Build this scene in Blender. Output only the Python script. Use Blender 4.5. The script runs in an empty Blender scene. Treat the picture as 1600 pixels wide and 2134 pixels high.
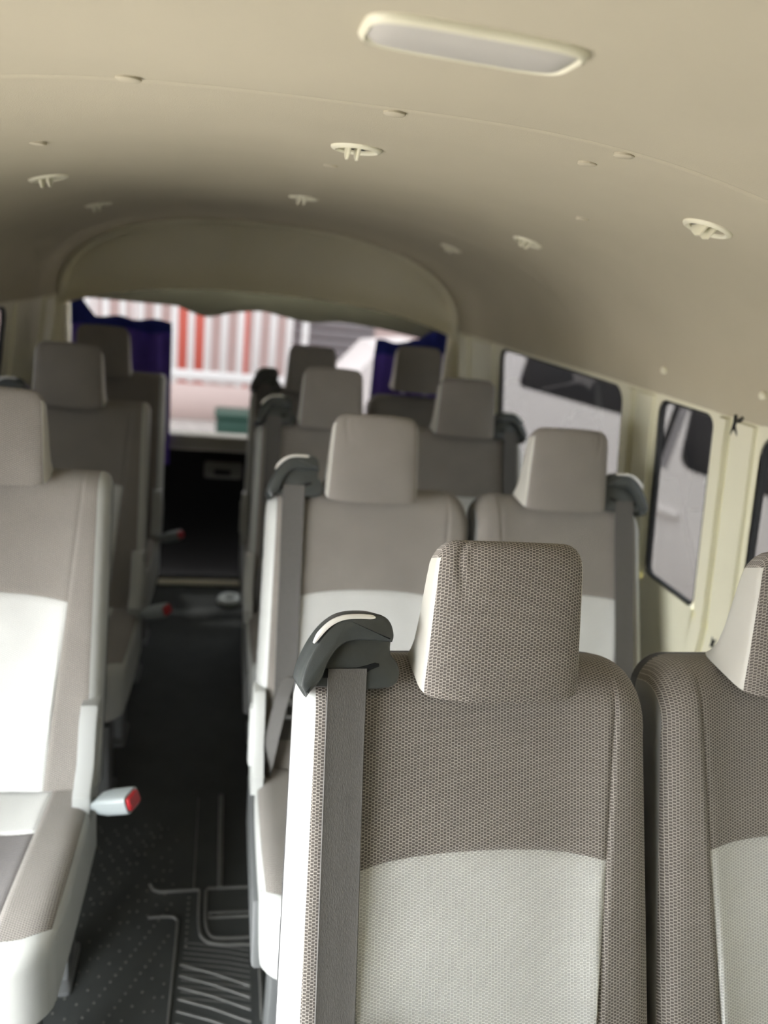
import bpy, bmesh, math, random
from math import sin, cos, pi, sqrt, exp, radians
from mathutils import Matrix, Vector
random.seed(7)
SC = bpy.context.scene
COL = SC.collection

# ------------------------------------------------------------------ camera
cam_d = bpy.data.cameras.new('camera')
cam_d.sensor_fit = 'HORIZONTAL'; cam_d.sensor_width = 24.0; cam_d.lens = 24.0
cam_d.clip_start = 0.02; cam_d.clip_end = 200
cam_d.dof.use_dof = True; cam_d.dof.focus_distance = 0.93; cam_d.dof.aperture_fstop = 2.3
cam = bpy.data.objects.new('camera', cam_d); COL.objects.link(cam)
cam.matrix_world = Matrix((( 0.97666531, -0.04268988, -0.21048147, 0.0),
                           (-0.18791672,  0.30463518, -0.93374767, 0.0),
                           ( 0.10398163,  0.95151195,  0.28950447, 1.48),
                           (0, 0, 0, 1)))
SC.camera = cam
# ------------------------------------------------------------------ sky, sun, exposure
w = bpy.data.worlds.new('sky'); SC.world = w; w.use_nodes = True
bg = w.node_tree.nodes['Background']
bg.inputs[0].default_value = (0.95, 0.98, 1.0, 1); bg.inputs[1].default_value = 7.0
sun_d = bpy.data.lights.new('sun', 'SUN'); sun_d.energy = 4.0; sun_d.angle = radians(4); sun_d.color = (1, 0.98, 0.95)
sun = bpy.data.objects.new('sun', sun_d); COL.objects.link(sun)
sun.rotation_euler = Vector((0.12, -0.35, -0.93)).to_track_quat('-Z', 'Y').to_euler()
vs = SC.view_settings
vs.view_transform = 'Standard'; vs.look = 'None'; vs.gamma = 1.0; vs.use_curve_mapping = False
vs.exposure = 1.42
SC.cycles.max_bounces = 10; SC.cycles.diffuse_bounces = 6; SC.cycles.transparent_max_bounces = 12
SC.cycles.caustics_reflective = False; SC.cycles.caustics_refractive = False
SC.cycles.use_denoising = True

# ------------------------------------------------------------------ materials
MATS = {}
def mat(name, col, rough=0.6, metal=0.0, noise=0.0, nscale=30.0, bump=0.0, bscale=400.0, spec=0.5, stretch=None):
    if name in MATS: return MATS[name]
    m = bpy.data.materials.new(name); m.use_nodes = True; MATS[name] = m
    nt = m.node_tree; b = nt.nodes['Principled BSDF']
    b.inputs['Base Color'].default_value = (*col, 1); b.inputs['Roughness'].default_value = rough
    b.inputs['Metallic'].default_value = metal; b.inputs['Specular IOR Level'].default_value = spec
    tc = nt.nodes.new('ShaderNodeTexCoord'); mp = nt.nodes.new('ShaderNodeMapping')
    nt.links.new(tc.outputs['Object'], mp.inputs['Vector'])
    if stretch: mp.inputs['Scale'].default_value = stretch
    if noise:
        n = nt.nodes.new('ShaderNodeTexNoise'); n.inputs['Scale'].default_value = nscale; n.inputs['Detail'].default_value = 4
        nt.links.new(mp.outputs[0], n.inputs['Vector'])
        mx = nt.nodes.new('ShaderNodeMix'); mx.data_type = 'RGBA'
        mx.inputs['A'].default_value = (*[c*(1-noise) for c in col], 1); mx.inputs['B'].default_value = (*[min(1, c*(1+noise)) for c in col], 1)
        nt.links.new(n.outputs['Fac'], mx.inputs['Factor']); nt.links.new(mx.outputs['Result'], b.inputs['Base Color'])
    if bump:
        n2 = nt.nodes.new('ShaderNodeTexNoise'); n2.inputs['Scale'].default_value = bscale; n2.inputs['Detail'].default_value = 3
        nt.links.new(mp.outputs[0], n2.inputs['Vector'])
        bp = nt.nodes.new('ShaderNodeBump'); bp.inputs['Strength'].default_value = bump; bp.inputs['Distance'].default_value = 0.002
        nt.links.new(n2.outputs['Fac'], bp.inputs['Height']); nt.links.new(bp.outputs[0], b.inputs['Normal'])
    return m

def fabric(name, hi, lo, pu=0.0082, pv=0.0042, slit=0.42, dist=0.0013):
    """woven cloth: staggered columns of raised bumps with short slits between them, laid out in metres along the cloth"""
    m = bpy.data.materials.new(name); m.use_nodes = True; MATS[name] = m
    nt = m.node_tree; b = nt.nodes['Principled BSDF']; L = nt.links.new
    b.inputs['Roughness'].default_value = 0.85; b.inputs['Specular IOR Level'].default_value = 0.2
    b.inputs['Sheen Weight'].default_value = 0.15
    uv = nt.nodes.new('ShaderNodeUVMap'); sp = nt.nodes.new('ShaderNodeSeparateXYZ'); L(uv.outputs[0], sp.inputs[0])
    def M(op, a, c=None, d=None):
        n = nt.nodes.new('ShaderNodeMath'); n.operation = op
        for i, q in enumerate((a, c, d)):
            if q is None: continue
            if isinstance(q, (int, float)): n.inputs[i].default_value = q
            else: L(q, n.inputs[i])
        return n.outputs[0]
    nz = nt.nodes.new('ShaderNodeTexNoise'); nz.inputs['Scale'].default_value = 110; L(uv.outputs[0], nz.inputs['Vector'])
    wob = M('MULTIPLY', M('SUBTRACT', nz.outputs['Fac'], 0.5), 0.35)
    u = M('ADD', M('MULTIPLY', sp.outputs['X'], 2.0/pu), wob)
    col = M('FLOOR', u); fu = M('FRACT', u)
    odd = M('MODULO', M('ABSOLUTE', col), 2.0)
    v = M('ADD', M('ADD', M('MULTIPLY', sp.outputs['Y'], 1.0/pv), M('MULTIPLY', odd, 0.5)), wob)
    fv = M('FRACT', v)
    # bump: rounded top over the cell, slit low at the bottom of the cell
    du = M('ABSOLUTE', M('SUBTRACT', M('MULTIPLY', fu, 2.0), 1.0))
    ss = nt.nodes.new('ShaderNodeMapRange'); ss.interpolation_type = 'SMOOTHSTEP'
    ss.inputs['From Min'].default_value = slit*0.55; ss.inputs['From Max'].default_value = slit*1.25
    dv = M('ABSOLUTE', M('SUBTRACT', fv, 0.35)); L(dv, ss.inputs['Value'])
    s2 = nt.nodes.new('ShaderNodeMapRange'); s2.interpolation_type = 'SMOOTHSTEP'
    s2.inputs['From Min'].default_value = 0.72; s2.inputs['From Max'].default_value = 1.0
    L(du, s2.inputs['Value'])
    hgt = M('MAXIMUM', ss.outputs[0], s2.outputs[0])        # 1 on threads, 0 in the slit
    big = nt.nodes.new('ShaderNodeTexNoise'); big.inputs['Scale'].default_value = 9; L(uv.outputs[0], big.inputs['Vector'])
    mx = nt.nodes.new('ShaderNodeMix'); mx.data_type = 'RGBA'
    mx.inputs['A'].default_value = (*lo, 1); mx.inputs['B'].default_value = (*hi, 1); L(hgt, mx.inputs['Factor'])
    m2 = nt.nodes.new('ShaderNodeMix'); m2.data_type = 'RGBA'; m2.blend_type = 'MULTIPLY'; m2.inputs['Factor'].default_value = 0.25
    L(mx.outputs['Result'], m2.inputs['A']); L(big.outputs['Fac'], m2.inputs['B'])
    L(m2.outputs['Result'], b.inputs['Base Color'])
    bp = nt.nodes.new('ShaderNodeBump'); bp.inputs['Strength'].default_value = 0.7; bp.inputs['Distance'].default_value = dist
    L(hgt, bp.inputs['Height']); L(bp.outputs[0], b.inputs['Normal'])
    return m

def glass(name, tint, refl=1.0):
    m = bpy.data.materials.new(name); m.use_nodes = True; MATS[name] = m
    nt = m.node_tree; nt.nodes.clear(); L = nt.links.new
    o = nt.nodes.new('ShaderNodeOutputMaterial'); t = nt.nodes.new('ShaderNodeBsdfTransparent'); g = nt.nodes.new('ShaderNodeBsdfGlossy')
    t.inputs[0].default_value = (*tint, 1); g.inputs['Roughness'].default_value = 0.02
    f0 = nt.nodes.new('ShaderNodeFresnel'); f0.inputs[0].default_value = 1.35; f = nt.nodes.new('ShaderNodeMath'); f.operation = 'MULTIPLY'; f.inputs[1].default_value = 0.12; L(f0.outputs[0], f.inputs[0])
    mx = nt.nodes.new('ShaderNodeMixShader'); L(f.outputs[0], mx.inputs[0]); L(t.outputs[0], mx.inputs[1]); L(g.outputs[0], mx.inputs[2])
    L(mx.outputs[0], o.inputs[0]); return m

HEADLINER = mat('headliner_cloth', (0.475, 0.437, 0.33), 0.95, noise=0.06, nscale=5, bump=0.25, bscale=700, spec=0.1)
CREAM = mat('cream_trim_plastic', (0.74, 0.72, 0.56), 0.45, noise=0.03, nscale=8, bump=0.08, bscale=500)
CREAM2 = mat('rear_header_plastic', (0.78, 0.75, 0.60), 0.5, noise=0.04, nscale=6)
OLIVE = mat('olive_door_trim', (0.10, 0.10, 0.075), 0.7, noise=0.1)
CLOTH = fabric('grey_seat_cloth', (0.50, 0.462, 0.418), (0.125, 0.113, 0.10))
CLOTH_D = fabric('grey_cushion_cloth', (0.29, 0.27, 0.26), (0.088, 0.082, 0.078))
LIGHTCLOTH = fabric('pale_seat_cloth', (0.80, 0.81, 0.775), (0.48, 0.485, 0.465), dist=0.0008)
VINYL = mat('pale_vinyl', (0.43, 0.44, 0.42), 0.42, noise=0.03, nscale=40, bump=0.12, bscale=900)
HRVINYL = mat('headrest_vinyl', (0.50, 0.49, 0.44), 0.45, noise=0.03, nscale=40, bump=0.12, bscale=900)
SHELL = mat('dark_seat_shell', (0.045, 0.047, 0.05), 0.55, noise=0.1, bump=0.1, bscale=600)
SHELL2 = mat('grey_inner_vinyl', (0.20, 0.20, 0.19), 0.5)
COVER = mat('grey_recliner_plastic', (0.34, 0.35, 0.335), 0.45, bump=0.08, bscale=700)
BLACK = mat('charcoal_plastic', (0.045, 0.051, 0.05), 0.3, noise=0.15, nscale=120, bump=0.15, bscale=1500)
BLACK2 = mat('black_plastic', (0.012, 0.013, 0.014), 0.8, spec=0.15)
CHROME = mat('bright_metal', (0.85, 0.85, 0.83), 0.22, metal=0.9)
STRIP = mat('satin_strip', (0.85, 0.85, 0.82), 0.3, metal=0.3)
WEB = mat('belt_webbing', (0.085, 0.081, 0.075), 0.7, noise=0.35, nscale=900, bump=0.35, bscale=1200, stretch=(1, 0.25, 0.25))
BUCKLE = mat('grey_buckle_plastic', (0.24, 0.265, 0.265), 0.35)
RED = mat('red_button', (0.34, 0.015, 0.02), 0.4)
MATFLOOR = mat('dark_rubber_floor', (0.048, 0.052, 0.05), 0.7, noise=0.25, nscale=12, bump=0.2, bscale=300, spec=0.25)
MATRIB = mat('worn_rubber_rib', (0.12, 0.12, 0.112), 0.5, noise=0.3, nscale=25)
RUBBER = mat('window_rubber', (0.02, 0.022, 0.024), 0.55)
LENS = mat('lamp_lens', (0.49, 0.475, 0.43), 0.4, noise=0.03, nscale=20)
NAVY = mat('navy_curtain', (0.008, 0.018, 0.20), 0.8, noise=0.3, nscale=15)
INDIGO = mat('indigo_curtain', (0.10, 0.06, 0.40), 0.8, noise=0.3, nscale=15)
GLASS_S = glass('side_glass', (0.058, 0.059, 0.058)); GLASS_R = glass('rear_glass', (0.085, 0.085, 0.085)); GLASS_D = glass('dark_glass', (0.05,0.05,0.05))
VANPAINT = mat('white_van_paint', (0.70, 0.65, 0.645), 0.6, noise=0.03, nscale=2)
VANGLASS = mat('van_window_glass', (0.018, 0.017, 0.02), 0.3, spec=0.15)
VANGAP = mat('van_gap', (0.006, 0.006, 0.007), 0.9, spec=0.02)
CONCRETE = mat('pale_concrete', (0.44, 0.405, 0.385), 0.9, noise=0.12, nscale=1.5, bump=0.2, bscale=40)
GATEWHITE = mat('white_gate_paint', (0.86, 0.84, 0.84), 0.5)
PINKWALL = mat('pink_plaster', (0.60, 0.46, 0.44), 0.9, noise=0.1, nscale=2)
REDPAINT = mat('red_paint', (0.70, 0.15, 0.11), 0.6); GREENPAINT = mat('green_bin_plastic', (0.006, 0.05, 0.032), 0.5)
GREYPAINT = mat('grey_shutter', (0.22, 0.20, 0.21), 0.6, noise=0.1); ORANGE = mat('orange_paint', (0.8, 0.42, 0.08), 0.6)
PALEOBJ = mat('pale_tape', (0.42, 0.46, 0.45), 0.6, noise=0.1)

# ------------------------------------------------------------------ mesh helpers
class MB:
    def __init__(s): s.v = []; s.f = []; s.uv = []
    def add(s, vs_, fs_, uvs=None):
        o = len(s.v); s.v += [tuple(p) for p in vs_]; s.f += [tuple(i+o for i in f) for f in fs_]
        s.uv += list(uvs) if uvs else [(p[0], p[1]) for p in vs_]
        return s
    def build(s, name, m, parent=None, smooth=True, loc=None, flat_angle=None):
        me = bpy.data.meshes.new(name); me.from_pydata(s.v, [], s.f); me.validate(); me.update()
        ul = me.uv_layers.new(name='UVMap')
        for lp in me.loops: ul.data[lp.index].uv = s.uv[lp.vertex_index]
        bm = bmesh.new(); bm.from_mesh(me)
        bmesh.ops.recalc_face_normals(bm, faces=bm.faces) if flat_angle != 'keep' else None
        if smooth:
            for f in bm.faces: f.smooth = True
            for e in bm.edges:
                if len(e.link_faces) == 2 and e.calc_face_angle(0) > radians(38): e.smooth = False
        bm.to_mesh(me); bm.free()
        me.materials.append(m)
        o = bpy.data.objects.new(name, me); COL.objects.link(o)
        if parent: o.parent = parent
        if loc: o.location = loc
        return o
def grid(mb, rows):
    """rows: list of rows of (pos, uv)"""
    nr, nc = len(rows), len(rows[0]); V = []; U = []
    for r in rows:
        for p, u in r: V.append(p); U.append(u)
    F = [(i*nc+j, i*nc+j+1, (i+1)*nc+j+1, (i+1)*nc+j) for i in range(nr-1) for j in range(nc-1)]
    return mb.add(V, F, U)
def box(mb, x0, x1, y0, y1, z0, z1, ch=0.0):
    """box with chamfered vertical section (chamfer on every edge of the xy outline and top/bottom)"""
    if ch <= 0:
        V = [(x, y, z) for z in (z0, z1) for y in (y0, y1) for x in (x0, x1)]
        return mb.add(V, [(0, 2, 3, 1), (4, 5, 7, 6), (0, 1, 5, 4), (2, 6, 7, 3), (0, 4, 6, 2), (1, 3, 7, 5)])
    c = ch
    def ring(i, z):
        a0, a1, b0, b1 = x0+i, x1-i, y0+i, y1-i
        return [(a0+c, b0, z), (a1-c, b0, z), (a1, b0+c, z), (a1, b1-c, z), (a1-c, b1, z), (a0+c, b1, z), (a0, b1-c, z), (a0, b0+c, z)]
    return loft(mb, [ring(c*0.7, z0), ring(0, z0+c), ring(0, z1-c), ring(c*0.7, z1)])
def loft(mb, rings, cap=True, close=True):
    n = len(rings[0]); V = [p for r in rings for p in r]; F = []
    for i in range(len(rings)-1):
        for j in range(n if close else n-1):
            k = (j+1) % n; F.append((i*n+j, i*n+k, (i+1)*n+k, (i+1)*n+j))
    if cap: F.append(tuple(range(n-1, -1, -1))); F.append(tuple((len(rings)-1)*n+j for j in range(n)))
    return mb.add(V, F)
def tube(mb, pts, r, n=8, cap=True):
    pts = [Vector(p) for p in pts]; rings = []
    for i, p in enumerate(pts):
        d = (pts[min(i+1, len(pts)-1)] - pts[max(i-1, 0)]).normalized()
        a = d.orthogonal().normalized() if i == 0 else (a - d*a.dot(d)).normalized()
        b = d.cross(a); rr = r[i] if isinstance(r, (list, tuple)) else r
        rings.append([tuple(p + a*rr*cos(2*pi*k/n) + b*rr*sin(2*pi*k/n)) for k in range(n)])
    return loft(mb, rings, cap)
def prism(mb, outline, f, t0, t1, ch=0.004):
    """outline of (a,b) extruded from t0 to t1; f(a,b,t)->point; rim chamfered on the t0 side in two steps"""
    n = len(outline); A = [Vector((p[0], p[1])) for p in outline]
    area = sum(A[i].x*A[(i+1) % n].y - A[(i+1) % n].x*A[i].y for i in range(n)); sg = 1 if area > 0 else -1
    def inset(k):
        out = []
        for i in range(n):
            e1 = (A[i]-A[i-1]).normalized(); e2 = (A[(i+1) % n]-A[i]).normalized()
            n1 = Vector((-e1.y, e1.x))*sg; n2 = Vector((-e2.y, e2.x))*sg; b = (n1+n2)
            b = b.normalized() if b.length > 1e-6 else n1
            out.append(A[i]+b*k/max(0.5, b.dot(n1)))
        return out
    sgn = 1 if t1 > t0 else -1
    R = [[f(p.x, p.y, t1) for p in A], [f(p.x, p.y, t0+sgn*ch) for p in A], [f(p.x, p.y, t0+sgn*ch*0.3) for p in inset(ch*0.35)], [f(p.x, p.y, t0) for p in inset(ch)]]
    return loft(mb, R)
def rrect(x0, x1, y0, y1, r, n=6):
    out = []
    for cx, cy, a0 in ((x1-r, y1-r, 0), (x0+r, y1-r, 90), (x0+r, y0+r, 180), (x1-r, y0+r, 270)):
        for k in range(n+1):
            a = radians(a0+90*k/n); out.append((cx+r*cos(a), cy+r*sin(a)))
    return out
def smooth_pts(P, n=5):
    """open Catmull-Rom through P"""
    out = []
    for i in range(len(P)-1):
        p0, p1, p2, p3 = (Vector(P[max(i-1, 0)]), Vector(P[i]), Vector(P[i+1]), Vector(P[min(i+2, len(P)-1)]))
        for k in range(n):
            t = k/n
            out.append(tuple(0.5*((2*p1)+(p2-p0)*t+(2*p0-5*p1+4*p2-p3)*t*t+(3*p1-p0-3*p2+p3)*t**3)))
    out.append(tuple(P[-1])); return out
def empty(name, label, cat, loc, group=None, rz=0):
    o = bpy.data.objects.new(name, None); COL.objects.link(o); o.location = loc; o.rotation_euler = (0, 0, rz); o.empty_display_size = 0.1
    o['label'] = label; o['category'] = cat
    if group: o['group'] = group
    return o
def tag(o, label, cat, group=None):
    o['label'] = label; o['category'] = cat
    if group: o['group'] = group
    return o
def struct(o, label=None):
    o['kind'] = 'structure'
    if label: o['label'] = label
    return o
def copy_tree(o, parent=None):
    c = o.copy(); COL.objects.link(c)
    if parent: c.parent = parent
    for ch in list(o.children): copy_tree(ch, c)
    return c

# ================================================================== BODY SHELL OF THE VAN
XC, HW, ZT, ZB, NE = 0.18, 0.88, 1.655, 1.28, 2.3
Y0, Y1 = -1.3, 3.6
def cz(x, y): return ceil_z(x)+0.0025*sin(x*9+1)*sin(y*5.3)
def ceil_z(x): return ZB + (ZT-ZB)*max(0.0, 1-abs((x-XC)/HW)**NE)**(1/NE)
def prof(n=64):
    out = []
    for i in range(n+1):
        a = pi*i/n; c, s = cos(a), sin(a)
        out.append((XC - HW*(1 if c > 0 else -1)*abs(c)**(2/NE), ZB+(ZT-ZB)*abs(s)**(2/NE)))
    return out
P = prof()
mb = MB(); rows = []
ys = [Y0+(Y1-Y0)*i/60 for i in range(61)]
ys = sorted(set([round(y, 4) for y in ys] + [0.885, 0.891, 0.8955, 0.900, 0.906, 2.235, 2.24, 2.2425, 2.246, 2.251]))
for y in ys:
    d = 0.0035*exp(-((y-0.8955)/0.003)**2) + 0.0035*exp(-((y-2.2425)/0.003)**2)     # the two cross seams of the headliner
    rows.append([((x+(XC-x)*0.0, y, z+d+0.0025*sin(x*9+1)*sin(y*5.3)), (x, y)) for x, z in P])
# returned lip at the lower edge, both sides
for r in rows:
    a, b = r[0][0], r[-1][0]
    r.insert(0, ((a[0]-0.004, a[1], a[2]-0.006), (a[0], a[1]))); r.insert(0, ((a[0]-0.03, a[1], a[2]-0.004), (a[0], a[1])))
    r.append(((b[0]+0.004, b[1], b[2]-0.006), (b[0], b[1]))); r.append(((b[0]+0.03, b[1], b[2]-0.004), (b[0], b[1])))
grid(mb, rows)
ceiling = struct(mb.build('ceiling', HEADLINER), 'beige cloth headliner with cross seams')
# outer roof skin, so that no daylight comes through the lining
mb = MB(); R = []
for y in (Y0-0.02, Y1+0.12):
    R.append([((x-XC)*1.1+XC, y, z+0.06 if z > 1.35 else z) for x, z in P])
grid(mb, [[(p, (p[0], p[1])) for p in r] for r in R])
struct(mb.build('trim_1', VANPAINT), 'outer roof skin')
# push clips in the lining
def clip(x, y, r=0.011):
    z = cz(x, y); m = MB()
    loft(m, [[(x+rr*cos(2*pi*k/14)*1.15, y+rr*sin(2*pi*k/14), z-h) for k in range(14)] for rr, h in ((r, -0.003), (r, 0.002), (r*0.8, 0.0035), (r*0.3, 0.004))])
    m.build('clip', HEADLINER, ceiling)
for x, y in ((-0.105, 0.885), (0.169, 0.912), (0.445, 0.912), (-0.278, 1.293), (0.164, 1.44), (0.62, 1.39), (0.43, 2.75), (0.44, 1.0)): clip(x, y)
for x, y, z in ((1.052, 1.736, 1.337), (1.052, 1.361, 1.336)):
    m = MB(); loft(m, [[(x-h, y+r*cos(2*pi*k/12), z+r*sin(2*pi*k/12)) for k in range(12)] for r, h in ((0.009, -0.02), (0.009, 0.003), (0.005, 0.007))]); m.build('clip', CREAM, ceiling)

# floor (flat sheet) from the front step to the rear sill
m = MB(); box(m, -0.74, 1.10, Y0, Y1, -0.06, -0.004); struct(m.build('floor', MATFLOOR), 'dark van floor')

# side walls: lower panel, pillars, sill and header around the window openings
def wx(z, side):
    """inner face of a side wall at height z"""
    if z >= ZB: d = 0.88
    elif z > 0.78: d = 0.88 + 0.065*(ZB-z)/(ZB-0.78)
    else: d = 0.945
    return XC + side*d
def wall_panel(mb, side, y0, y1, z0, z1, th=0.016, inset=0.0, ny=1):
    zs = [z0, z1]
    if z0 < 0.78 < z1: zs = [z0, 0.78, z1]
    rings = []
    for z in zs:
        x = wx(z, side) - side*inset
        rings.append([(x, y0, z), (x, y1, z), (x+side*th, y1, z), (x+side*th, y0, z)])
    return loft(mb, rings)
def window(n, side, y0, y1, z0, z1, r, gl, lab):
    """rubber gasket as the window's own mesh, the pane its child"""
    f = lambda a, b, t: (wx(b, side)+side*t, a, b)
    o = rrect(y0, y1, z0, z1, r); i = rrect(y0+0.008, y1-0.008, z0+0.008, z1-0.008, max(r-0.008, 0.005))
    m = MB(); loft(m, [[f(a, b, 0.016) for a, b in o], [f(a, b, 0.006) for a, b in o], [f(a*0.4+c*0.6, b*0.4+d*0.6, 0.001) for (a, b), (c, d) in zip(o, i)], [f(a, b, 0.006) for a, b in i], [f(a, b, 0.016) for a, b in i]], cap=False)
    g = struct(m.build('window_%d' % n, RUBBER), lab)
    m = MB(); V = [f(a, b, 0.012) for a, b in i]; m.add(V, [tuple(range(len(V)))]); m.build('pane', gl, g, smooth=False)
    return g
def wall_with_windows(name, side, ya, yb, wins, lab):
    """wall of solid parts: below, between and around rounded openings"""
    m = MB(); wall_panel(m, side, ya, yb, 0.0, 0.799)
    wall = struct(m.build(name, CREAM), lab)
    m = MB(); wall_panel(m, side, ya, yb, ZB-0.01, ZB+0.12); m.build('header_rail', CREAM, wall)
    edges = [ya]
    for (y0, y1, z0, z1, r) in wins: edges += [y0, y1]
    edges.append(yb)
    for k in range(0, len(edges), 2):
        a, b = edges[k], edges[k+1]
        if b-a < 0.01: continue
        m = MB(); wall_panel(m, side, a, b, 0.78, ZB-0.01)
        pl = m.build('pillar', CREAM, wall)
        # stepped pillar cover with ribs
        wdt = b-a
        for (p, q, ins) in ((0.10, 0.52, 0.010), (0.62, 0.80, 0.016)):
            m = MB(); wall_panel(m, side, a+wdt*p, a+wdt*q, 0.70, ZB-0.01, th=0.02, inset=ins); m.build('pillar_cover', CREAM, pl)
    for (y0, y1, z0, z1, r) in wins:
        # frame board with a rounded opening
        m = MB(); f = lambda a, b, t: (wx(b, side)+side*t, a, b)
        n = 6; out = []; inn = rrect(y0, y1, z0, z1, r, n)
        oz0, oz1 = 0.70, ZB
        for i, (a, b) in enumerate(inn):
            q = i//(n+1); j = (i % (n+1))/n
            cx = y1 if q in (0, 3) else y0; cz = oz1 if q in (0, 1) else oz0
            out.append((cx, cz) if 0 < j < 1 else ((cx, b) if (q in (0, 2)) == (j == 0) else (a, cz)))
        loft(m, [[f(a, b, 0.0) for a, b in out], [f(a, b, 0.0) for a, b in inn], [f(a, b, 0.016) for a, b in inn]], cap=False)
        m.build('window_surround', CREAM, wall)
    return wall
WR = [(0.25, 1.348, 0.80, 1.268, 0.05), (1.512, 1.745, 0.80, 1.268, 0.03), (1.932, 2.95, 0.80, 1.268, 0.05)]
wall_r = wall_with_windows('wall_right', 1, Y0, Y1, WR, 'cream van side wall with three windows')
for k, wv in enumerate(WR): window(k+1, 1, *wv, GLASS_S, ('front side window with black rubber edge', 'narrow side window between two cream pillars', 'long rear side window')[k])
# small black curtain clips on the pillar
for y, z in ((1.425, 1.262), (1.405, 0.765)):
    m = MB(); x = wx(z, 1)
    for s in (-1, 1):
        tube(m, [(x-0.004, y-0.012*s, z+0.02), (x-0.012, y, z), (x-0.004, y+0.012*s, z-0.02)], 0.0035, 6)
    m.build('curtain_clip', BLACK2, wall_r)
WL = [(1.70, 2.78, 0.80, 1.268, 0.05)]
wall_l = wall_with_windows('wall_left', -1, 1.09, Y1, WL, 'cream van side wall behind the open door')
window(4, -1, *WL[0], GLASS_D, 'tinted side window at the edge of view')
m = MB(); wall_panel(m, -1, Y0, -0.06, 0.0, ZB+0.1); m.build('front_pillar', CREAM, wall_l)
m = MB(); wall_panel(m, -1, -0.07, 1.10, ZB-0.01, ZB+0.12); m.build('door_header', CREAM, wall_l)
# unseen full-height wall added in place of the windscreen to block its light
m = MB(); box(m, -0.80, 1.16, Y0-0.05, Y0, 0, 1.66); struct(m.build('wall_front_blocker', SHELL), 'unseen dark wall added in front to keep windscreen light out')

# ------------------------------------------------------------------ rear end: header board, tailgate, glass
def rear_header():
    top = [(x, z) for x, z in prof(48)]
    xs = [p[0] for p in top]
    def bot(x):
        u = (x-0.19)/0.86
        return 1.362 - 0.115*abs(u)**2.6 - 0.02*max(0, abs(u)-0.8)
    m = MB(); rows = []
    for k in range(9):
        t = k/8; rows.append([])
        for x, z in top:
            xx = XC+(x-XC)*0.985; b = bot(xx); zt = max(z+0.01, b+0.002)
            zz = b+(zt-b)*t
            dep = 0.02*sin(pi*min(1, t*1.6))*0.6
            e = 0.03*max(0, 1-t*5)
            rows[-1].append(((xx, Y1-0.035+dep-e+0.02*t, zz), (xx, zz)))
    grid(m, rows)
    h = m.build('wall_back', CREAM2); struct(h, 'cream board above the rear window')
    # raised rolled rim round the board
    m = MB(); tube(m, [(XC+(x-XC)*0.985, Y1-0.045, z-0.004) for x, z in top], 0.014, 8); m.build('rim', CREAM2, h)
    m = MB(); box(m, 0.02, 0.03, Y1-0.035, Y1-0.02, 1.40, 1.62); m.build('seam_strip', CREAM2, h)
    # corner posts to either side of the opening
    for x0, x1 in ((XC-0.97, XC-0.845), (XC+0.845, XC+0.97)):
        m = MB(); box(m, x0, x1, Y1-0.05, Y1+0.08, 0, 1.33, 0.01); m.build('corner_post', CREAM2, h)
    return h
rear_header()
def tailgate():
    yd = Y1+0.05
    # lower trim panel
    m = MB(); f = lambda a, b, t: (a, yd+t, b)
    prism(m, rrect(-0.72, 1.08, -0.06, 0.622, 0.03), f, 0, 0.06, 0.012)
    d = struct(m.build('door_1', BLACK2), 'black tailgate with a wide window')
    m = MB(); prism(m, rrect(-0.075, 0.10, 0.485, 0.565, 0.012), f, -0.02, 0.01, 0.008); m.build('latch_cover', mat('latch_plastic', (0.16, 0.16, 0.15), 0.5), d)
    m = MB(); prism(m, rrect(-0.03, 0.05, 0.505, 0.53, 0.008), f, -0.026, 0.0, 0.004); m.build('latch_handle', BLACK2, d)
    m = MB(); prism(m, rrect(-0.64, 1.0, 0.618, 0.695, 0.015), f, -0.03, 0.05, 0.012); m.build('window_ledge', mat('ledge_plastic', (0.34, 0.33, 0.29), 0.5), d)
    # dark olive top trim with a sagging lower edge
    m = MB(); rows = []; N = 60
    for k in range(5):
        r = []
        for i in range(N+1):
            x = -0.66+1.68*i/N
            low = 1.268 - 0.035*exp(-((x+0.09)/0.09)**2) - 0.018*exp(-((x-0.37)/0.10)**2) + 0.012*exp(-((x-0.15)/0.07)**2) - 0.055*max(0, (x-0.5)/0.5)**1.3
            if x < -0.2: low = 1.268 + 0.0*x
            z = low+(1.45-low)*k/4
            r.append(((x, yd-0.02+0.012*sin(k*0.8), z), (x, z)))
        rows.append(r)
    grid(m, rows); m.build('top_trim', OLIVE, d)
    for x0, x1 in ((-0.70, -0.62), (0.98, 1.06)):
        m = MB(); box(m, x0, x1, yd, yd+0.05, 0.6, 1.4, 0.01); m.build('side_frame', BLACK2, d)
    m = MB(); m.add([(-0.64, yd+0.04, 0.63), (1.0, yd+0.04, 0.63), (1.0, yd+0.04, 1.4), (-0.64, yd+0.04, 1.4)], [(0, 1, 2, 3)]); m.build('pane', GLASS_R, d, smooth=False)
    # light metal sill strip on the floor, in two lengths
    m = MB(); box(m, -0.33, -0.285, 3.47, 3.50, -0.004, 0.018, 0.005); s = m.build('trim_2', CREAM2); struct(s, 'pale sill strip across the tailgate')
    m = MB(); box(m, -0.265, 0.12, 3.47, 3.50, -0.004, 0.018, 0.005); m.build('sill_length', CREAM2, s)
tailgate()

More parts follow.
